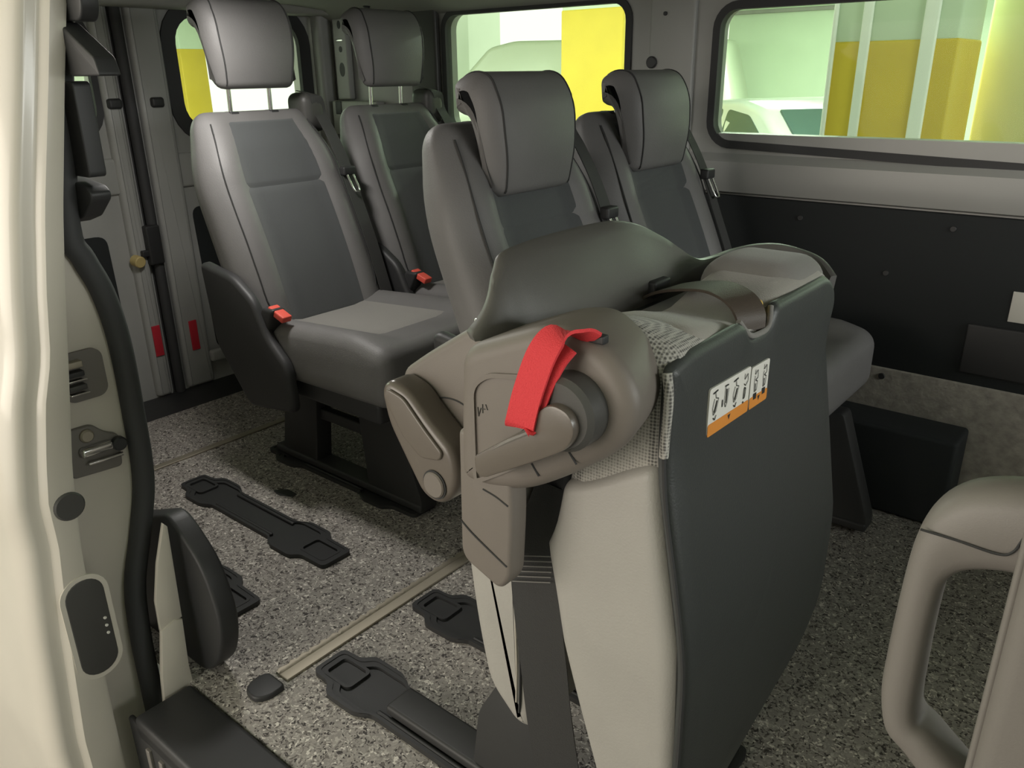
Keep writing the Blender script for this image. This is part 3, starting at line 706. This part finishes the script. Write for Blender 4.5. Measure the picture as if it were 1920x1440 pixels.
for a, b in (((-.622, .812), (-.621, .800)), ((-.621, .800), (-.617, .812)), ((-.614, .818), (-.614, .806)), ((-.617, .812), (-.610, .812)), ((-.609, .819), (-.606, .812))):
    tube('embossed_mark', [(a[0], .6815, a[1]), (b[0], .6815, b[1])], .0006, 'plastic_dark', cv, n=5, k=0)
rbox('strap_slot', (-.470, .690, .926), (-.445, .702, .936), .002, 'black', cv)
hub = cyl('lever_hub', (-.474, .672, .850), (0, 1, 0), .044, .045, 'plastic_dark', cv, n=36, bev=.006)
LEV = [(-.600, .768, .006), (-.548, .806, .01), (-.512, .827, .02), (-.505, .850, .02), (-.485, .866, .02), (-.460, .860, .02), (-.452, .840, .02), (-.462, .818, .02), (-.488, .800, .03), (-.586, .742, .008), (-.598, .746, .006)]
lv_ = plate('recline_lever', [(x + .008, z + .002, r) for x, z, r in LEV], .638, .668, .003, 'plastic_gloss', cv, fil=.01, k=2)
tube('lever_lip', [(-.589, .642, .767), (-.540, .640, .803), (-.504, .640, .826)], .003, 'plastic_gray', lv_, n=6)
# red pull strap: a flat loop hanging from the slot
rs = ribbon('pull_strap', [(-.458, .692, .930), (-.470, .680, .938), (-.486, .663, .938), (-.496, .648, .917), (-.506, .637, .875), (-.514, .633, .838), (-.516, .636, .831)], (1, .15, .12), .036, .004, 'red', fo, k=6)
ribbon('strap_fold', [(-.482, .672, .925), (-.491, .656, .905), (-.502, .645, .872), (-.511, .641, .838), (-.515, .637, .832)], (1, .15, .12), .036, .003, 'red', rs, k=5)
for k in range(2): ribbon('strap_stitch', [(-.513, .6455 - .003 * k, .908 - .010 * k), (-.484, .6475 - .003 * k, .9115 - .010 * k)], (0, .3, 1), .0018, .0014, 'reflector', rs, k=2)
# rear side box and front release lever
BOX = [(-.852, .785, .02), (-.80, .822, .05), (-.705, .882, .02), (-.66, .885, .01), (-.66, .66, .01), (-.735, .66, .02), (-.81, .70, .02), (-.846, .74, .02)]
bx = plate('hinge_box', BOX, .762, .88, .012, 'plastic', fo, fil=.02, k=4, r2=.004)
tube('arc_line', [(-.795, .7615, .742), (-.770, .7612, .762), (-.735, .7612, .766), (-.70, .7615, .755)], .0012, 'seam', bx, n=5)
rbox('clip', (-.735, .80, .862), (-.69, .84, .886), .004, 'chrome', bx, fn=lambda x, y, z: (x, y, z + .3 * (x + .71)))
FL = [(-.842, .765, .012), (-.838, .782, .01), (-.822, .791, .01), (-.785, .783, .02), (-.745, .745, .03), (-.700, .712, .02), (-.693, .672, .02), (-.705, .638, .02), (-.735, .616, .02), (-.768, .624, .02), (-.800, .672, .03), (-.832, .722, .02)]
fl = plate('release_lever', FL, .712, .765, .012, 'plastic_gloss', fo, fil=.02, k=4)
plate('lever_face', [(-.832, .768), (-.822, .781), (-.790, .774), (-.752, .738), (-.716, .708), (-.722, .695), (-.760, .688), (-.795, .712)], .7115, .7075, 0, 'plastic_gloss', fl, fil=.01, r2=.003)
cyl('lever_button', (-.737, .7105, .652), (0, 1, 0), .020, .008, 'plastic', fl, n=30, bev=.002)
ring('button_ring', [(-.737 + .0225 * math.cos(2 * pi * i / 30), .652 + .0225 * math.sin(2 * pi * i / 30)) for i in range(30)], [(-.737 + .0195 * math.cos(2 * pi * i / 30), .652 + .0195 * math.sin(2 * pi * i / 30)) for i in range(30)], .7125, .710, 'seam', fl, XZ)
# moulded shell round the hinge: a tall humped back wall that wraps round the far end
SH = [(-.660, .715, .892, .80), (-.650, .738, .918, .80), (-.640, .760, .955, .80), (-.632, .785, .978, .80), (-.625, .83, .986, .80), (-.62, .90, .990, .80), (-.618, 1.0, .990, .80), (-.616, 1.06, .986, .80), (-.615, 1.11, .975, .80), (-.613, 1.16, .950, .80), (-.610, 1.205, .918, .80), (-.606, 1.24, .902, .80), (-.600, 1.28, .900, .80), (-.588, 1.325, .905, .80), (-.565, 1.352, .912, .80), (-.530, 1.368, .915, .80), (-.490, 1.370, .910, .79), (-.455, 1.362, .900, .78), (-.425, 1.345, .878, .78)]
P = smooth_path([Vector(p[:3]) for p in SH], 5); V = []; F = []
prof = [(0.012, 0, 0), (.006, .55, 0), (.0, .9, .0), (-.003, .985, .002), (-.009, 1.0, .004), (-.015, .985, .003), (-.014, .9, .0), (-.010, .5, 0), (-.004, 0, 0)]
for i, p in enumerate(P):
    d = (P[min(i + 1, len(P) - 1)] - P[max(i - 1, 0)]); d.z = 0; d.normalize(); nrm = Vector((d.y, -d.x, 0))
    z0 = .80 + .085 * sst(.80, .72, p.y); lean = sst(.9, 1.0, p.z)
    for q, hh, e in prof:
        bulge = .020 * math.sin(hh * pi) * lean
        V.append(Vector((p.x, p.y, 0)) + nrm * (q + bulge - .045 * hh * lean) + Vector((0, 0, z0 + (p.z - z0) * hh)))
n = len(prof)
for i in range(len(P) - 1):
    for j in range(n - 1): F.append((i * n + j, i * n + j + 1, (i + 1) * n + j + 1, (i + 1) * n + j))
    F.append((i * n + n - 1, i * n, (i + 1) * n, (i + 1) * n + n - 1))
F.append(tuple(range(n))); F.append(tuple((len(P) - 1) * n + j for j in range(n)))
sh = mk('hinge_shell', V, F, 'plastic_mid', fo, ang=50)
# filler cloth between shell and backrest, padded wing on the far end
rbox('gap_cloth', (-.612, .77, .70), (-.54, 1.34, .862), .02, 'fabric_mid', fo, n=(3, 6, 3))
rbox('end_wing', (-.575, 1.14, .72), (-.412, 1.318, .928), .045, 'fabric_mid', fo, n=(4, 5, 4), rn=4, fn=lambda x, y, z: (x, y, z - .10 * max(0, y - 1.25) - .10 * max(0, 1.2 - y)), ang=60)
rbox('far_cover', (-.525, 1.305, .35), (-.43, 1.375, .83), .03, 'plastic_dark', fo, n=(3, 3, 3))
# black strap crossing the gap to the notch
ribbon('fold_strap', [(-.615, 1.085, .868), (-.58, 1.075, .888), (-.53, 1.058, .904), (-.48, 1.040, .913), (-.44, 1.022, .908), (-.418, 1.012, .890), (-.414, 1.010, .865)], (.35, 1, .1), .052, .004, 'belt_sheen', fo)
rbox('strap_eyelet', (-.622, 1.075, .868), (-.600, 1.125, .895), .005, 'black', fo)
# seat belt hanging between cushion and backrest, legs
sb = ribbon('seat_belt', [(-.58, .80, .66), (-.592, .782, .60), (-.598, .766, .54), (-.588, .760, .46), (-.578, .760, .38), (-.568, .762, .28), (-.552, .768, .16), (-.535, .780, .04)], (.9, .42, .1), .070, .003, 'belt', fo)
for r_ in range(6):
    ribbon('belt_stitch', [(-.622, .7495 - .0012 * r_, .560 - .008 * r_), (-.572, .7735 - .0012 * r_, .566 - .008 * r_)], (0, .1, 1), .0014, .0012, 'fabric_mid', sb, k=2)
for y in (.83, 1.115):
    plate('leg', [(-.775, .01), (-.56, .01), (-.575, .10), (-.60, .26), (-.70, .26), (-.755, .16)], y - .028, y + .028, .005, 'steel', fo, fil=.02, k=2)
    rbox('foot_rail', (-1.0, y - .035, .012), (-.45, y + .035, .036), .008, 'steel', fo)

# ================================================================== GRAB HANDLE ON ITS POST
gh = thing('grab_handle', 'grey plastic loop grab handle on a post beside the door opening', 'handle', (0, .58, 0))
OP = [(-.010, .936), (-.041, .933), (-.069, .923), (-.087, .906), (-.096, .885), (-.100, .860), (-.102, .815), (-.103, .763), (-.102, .725), (-.094, .693), (-.077, .678), (-.058, .660), (-.03, .638), (0, .615)]
IP = [(-.010, .868), (-.038, .865), (-.058, .858), (-.068, .850), (-.0735, .838), (-.075, .82), (-.0755, .79), (-.075, .754), (-.0738, .722), (-.070, .710), (-.060, .704), (-.045, .692), (-.025, .676), (0, .655)]
OP = smooth_path([(a, b, 0) for a, b in OP], 4); IP = smooth_path([(a, b, 0) for a, b in IP], 4)
V = []; F = []; n = 16
for o_, i_ in zip(OP, IP):
    c = (o_ + i_) / 2; h = (o_ - i_) / 2
    for j in range(n):
        a = 2 * pi * j / n; ca, sa = math.cos(a), math.sin(a)
        ca = math.copysign(abs(ca) ** .7, ca); sa = math.copysign(abs(sa) ** .7, sa)
        V.append((c.x + h.x * ca, .602 + .024 * sa, c.y + h.y * ca))
for i in range(len(OP) - 1):
    for j in range(n): F.append((i * n + j, i * n + (j + 1) % n, (i + 1) * n + (j + 1) % n, (i + 1) * n + j))
F.append(tuple(range(n))); F.append(tuple((len(OP) - 1) * n + j for j in range(n)))
lp = mk('loop', V, F, 'plastic_gray', gh, ang=60)
tube('cap_line', [(-.094, .5775, .886), (-.07, .5775, .886), (-.045, .5775, .885), (-.036, .5775, .890), (-.031, .578, .905)], .0010, 'seam', lp, n=5)
rbox('post', (-.028, .545, .0), (.04, .615, 1.10), .014, 'plastic_gray', gh, n=(2, 2, 10))
tube('post_edge', [(-.0285, .556, .05), (-.0285, .556, .5), (-.0285, .556, 1.08)], .003, 'plastic_gray', gh, n=8)

# ================================================================== THE GARAGE OUTSIDE
GZ = -.55
struct(rbox('floor_garage', (-16, -4, GZ - .1), (9, 13, GZ), .01, 'concrete'))
struct(rbox('ceiling_garage', (-16, -2.5, 2.6), (9, 13, 2.8), .01, 'wallp'))
struct(rbox('near_light_block', (-.2, -1.9, GZ), (9, -1.7, 2.6), .01, 'concrete'))  # unseen wall added to block sky light on the right side
wf = struct(rbox('wall_far', (-5.85, 12.3, GZ), (9, 12.5, 2.6), .01, 'wallp'))
rbox('wall_ledge', (-5.8, 12.22, 1.97), (-4.1, 12.31, 2.02), .01, 'concrete', wf)
we = struct(rbox('wall_end', (-13.2, -3.5, GZ), (-13.0, 7.35, 2.6), .01, 'tiles'))
rbox('parapet', (-13.2, 7.35, GZ), (-13.0, 17, .25), .01, 'wallp', we)
rbox('parapet', (-13.2, 12.9, GZ), (-4.4, 13.1, .25), .01, 'wallp', we)
for y in (14.2,): rbox('pier', (-13.3, y, GZ), (-12.9, y + 1.1, 2.6), .02, 'wallp', we)
def column(label, cx, cy, wx, wy, ztop, reflections, m='yellow'):
    c = thing('garage_column', label, 'column', (cx, cy, GZ))
    rbox('painted_base', (cx - wx / 2, cy - wy / 2, GZ), (cx + wx / 2, cy + wy / 2, ztop), .015, m, c)
    rbox('shaft', (cx - wx / 2 + .006, cy - wy / 2 + .006, ztop - .01), (cx + wx / 2 - .006, cy + wy / 2 - .006, 2.6), .015, 'wallp', c)
    for (x0, x1, z0, z1) in reflections: rbox('reflection_strip', (cx + x0, cy - wy / 2 - .02, z0), (cx + x1, cy - wy / 2 + .005, z1), .012, 'white_paint', c)  # white strips standing in for tube-light reflections in the window glass
    return c
column('yellow garage column behind the rear side window', -4.75, 7.35, .72, .72, 1.77, ())
column('broad yellow garage column with tube-light reflections as white strips beyond the large window', -1.27, 4.75, .60, .5, 1.33, ((-.30, -.275, GZ, 2.4), (-.155, -.105, .86, 2.4), (.13, .20, GZ, 2.4)))
column('pale yellow garage column right of the broad one beyond the large window', -.80, 5.3, .34, .4, 1.6, (), 'pale_yellow')
column('yellow garage column seen through the back door window', -12.5, 7.2, .42, .42, 1.62, ())
for (x, y, w_) in ((-8.5, 4.6, 'over the tiled end wall side'), (-5.0, 5.3, 'near the yellow column behind the rear side window'), (-1.5, 5.6, 'above the broad yellow column'), (-9.5, 1.6, 'behind the back doors'), (-3.2, 9.6, 'above the white sedan'), (1.5, 9.6, 'near the far plaster wall')):
    l = thing('strip_lamp', 'fluorescent strip lamp on the garage ceiling ' + w_, 'lamp', (x, y, 2.59), 'garage strip lamps')
    rbox('housing', (x - 1.1, y - .12, 2.5), (x + 1.1, y + .12, 2.59), .02, 'white_paint', l)
    for k in (-1, 1): rbox('tube', (x - 1.05, y + k * .06 - .02, 2.46), (x + 1.05, y + k * .06 + .02, 2.50), .018, 'lamp', l)

def car(label, name, cx, cy, yaw, paint, prof, belt, glassp, wpos, W, wind=None):
    o = thing(name, label, 'car', (cx, cy, GZ)); c, s = math.cos(yaw), math.sin(yaw)
    def fn(x, y, z): return (cx + x * c - y * s, cy + x * s + y * c, GZ + z)
    def taper(x, y, z): return fn(x, y * (1 - .16 * sst(belt, belt + .6, z)), z)
    plate('body', prof, -W / 2, W / 2, .06, paint, o, fil=.10, fn=taper, k=4)
    for q in glassp:
        for sd in (-1, 1): plate('side_window', q, sd * (W / 2 - .012), sd * (W / 2 + .004), 0, 'glass_car', o, fil=.05, fn=taper)
    if wind:
        for (x0, z0, x1, z1) in wind:
            V = []; 
            nx, nz = (z1 - z0), -(x1 - x0); L = math.hypot(nx, nz); nx, nz = nx / L * .012, nz / L * .012
            if nz < 0 and abs(z1 - z0) < abs(x1 - x0): nx, nz = -nx, -nz
            for d in (-.3, 1):
                for (x, z, y) in ((x0, z0, -.74), (x0, z0, .74), (x1, z1, .70), (x1, z1, -.70)): V.append(taper(x + nx * d, y * W / 1.72, z + nz * d))
            mk('windscreen', V, [(0, 1, 2, 3), (4, 5, 6, 7), (0, 1, 5, 4), (1, 2, 6, 5), (2, 3, 7, 6), (3, 0, 4, 7)], 'glass_car', o, smooth=False)
    for wx in wpos:
        for sd in (-1, 1):
            p = fn(wx, sd * (W / 2 - .10), .32); ax = (-s, c, 0)
            wh = cyl('wheel', p, ax, .32, .22, 'rubber', o, bev=.03); cyl('rim', fn(wx, sd * (W / 2 + .005), .32), ax, .2, .02, 'alu', wh)
    for sd in (-1, 1):
        p = fn(belt_x(prof, belt), sd * (W / 2 + .08), belt + .06); rbox('mirror', (p[0] - .06, p[1] - .09, p[2] - .06), (p[0] + .06, p[1] + .09, p[2] + .06), .03, 'black', o)
    return o
def belt_x(prof, belt): return max(p[0] for p in prof) * .38
SED = [(-2.2, .28), (2.2, .28), (2.25, .62), (2.15, .80), (1.25, .98), (.45, 1.44), (.1, 1.50), (-.9, 1.48), (-1.6, 1.10), (-2.15, 1.02), (-2.28, .7)]
car('white sedan parked in the garage, seen low through the large side window', 'parked_car', -2.89, 7.86, -.6, 'car_white', SED, .98, [[(.92, 1.0), (.28, 1.38), (-.1, 1.42), (-.1, 1.0)], [(-.18, 1.0), (-.18, 1.42), (-.8, 1.40), (-1.35, 1.05), (-1.3, 1.0)]], (-1.35, 1.35), 1.76, [(1.18, 1.03, .50, 1.42), (-1.52, 1.14, -.98, 1.44)])
VAN = [(-2.5, .3), (2.4, .3), (2.45, .8), (2.25, 1.15), (1.75, 1.34), (1.0, 2.1), (.6, 2.18), (-2.3, 2.16), (-2.5, 1.4)]
car('cream delivery van parked in the garage behind the rear side window', 'parked_van', -7.48, 10.5, pi + .3, 'car_cream', VAN, 1.25, [[(1.5, 1.38), (.95, 1.90), (.45, 1.92), (.45, 1.38)]], (-1.5, 1.5), 1.9, [(1.70, 1.39, 1.05, 2.04)])
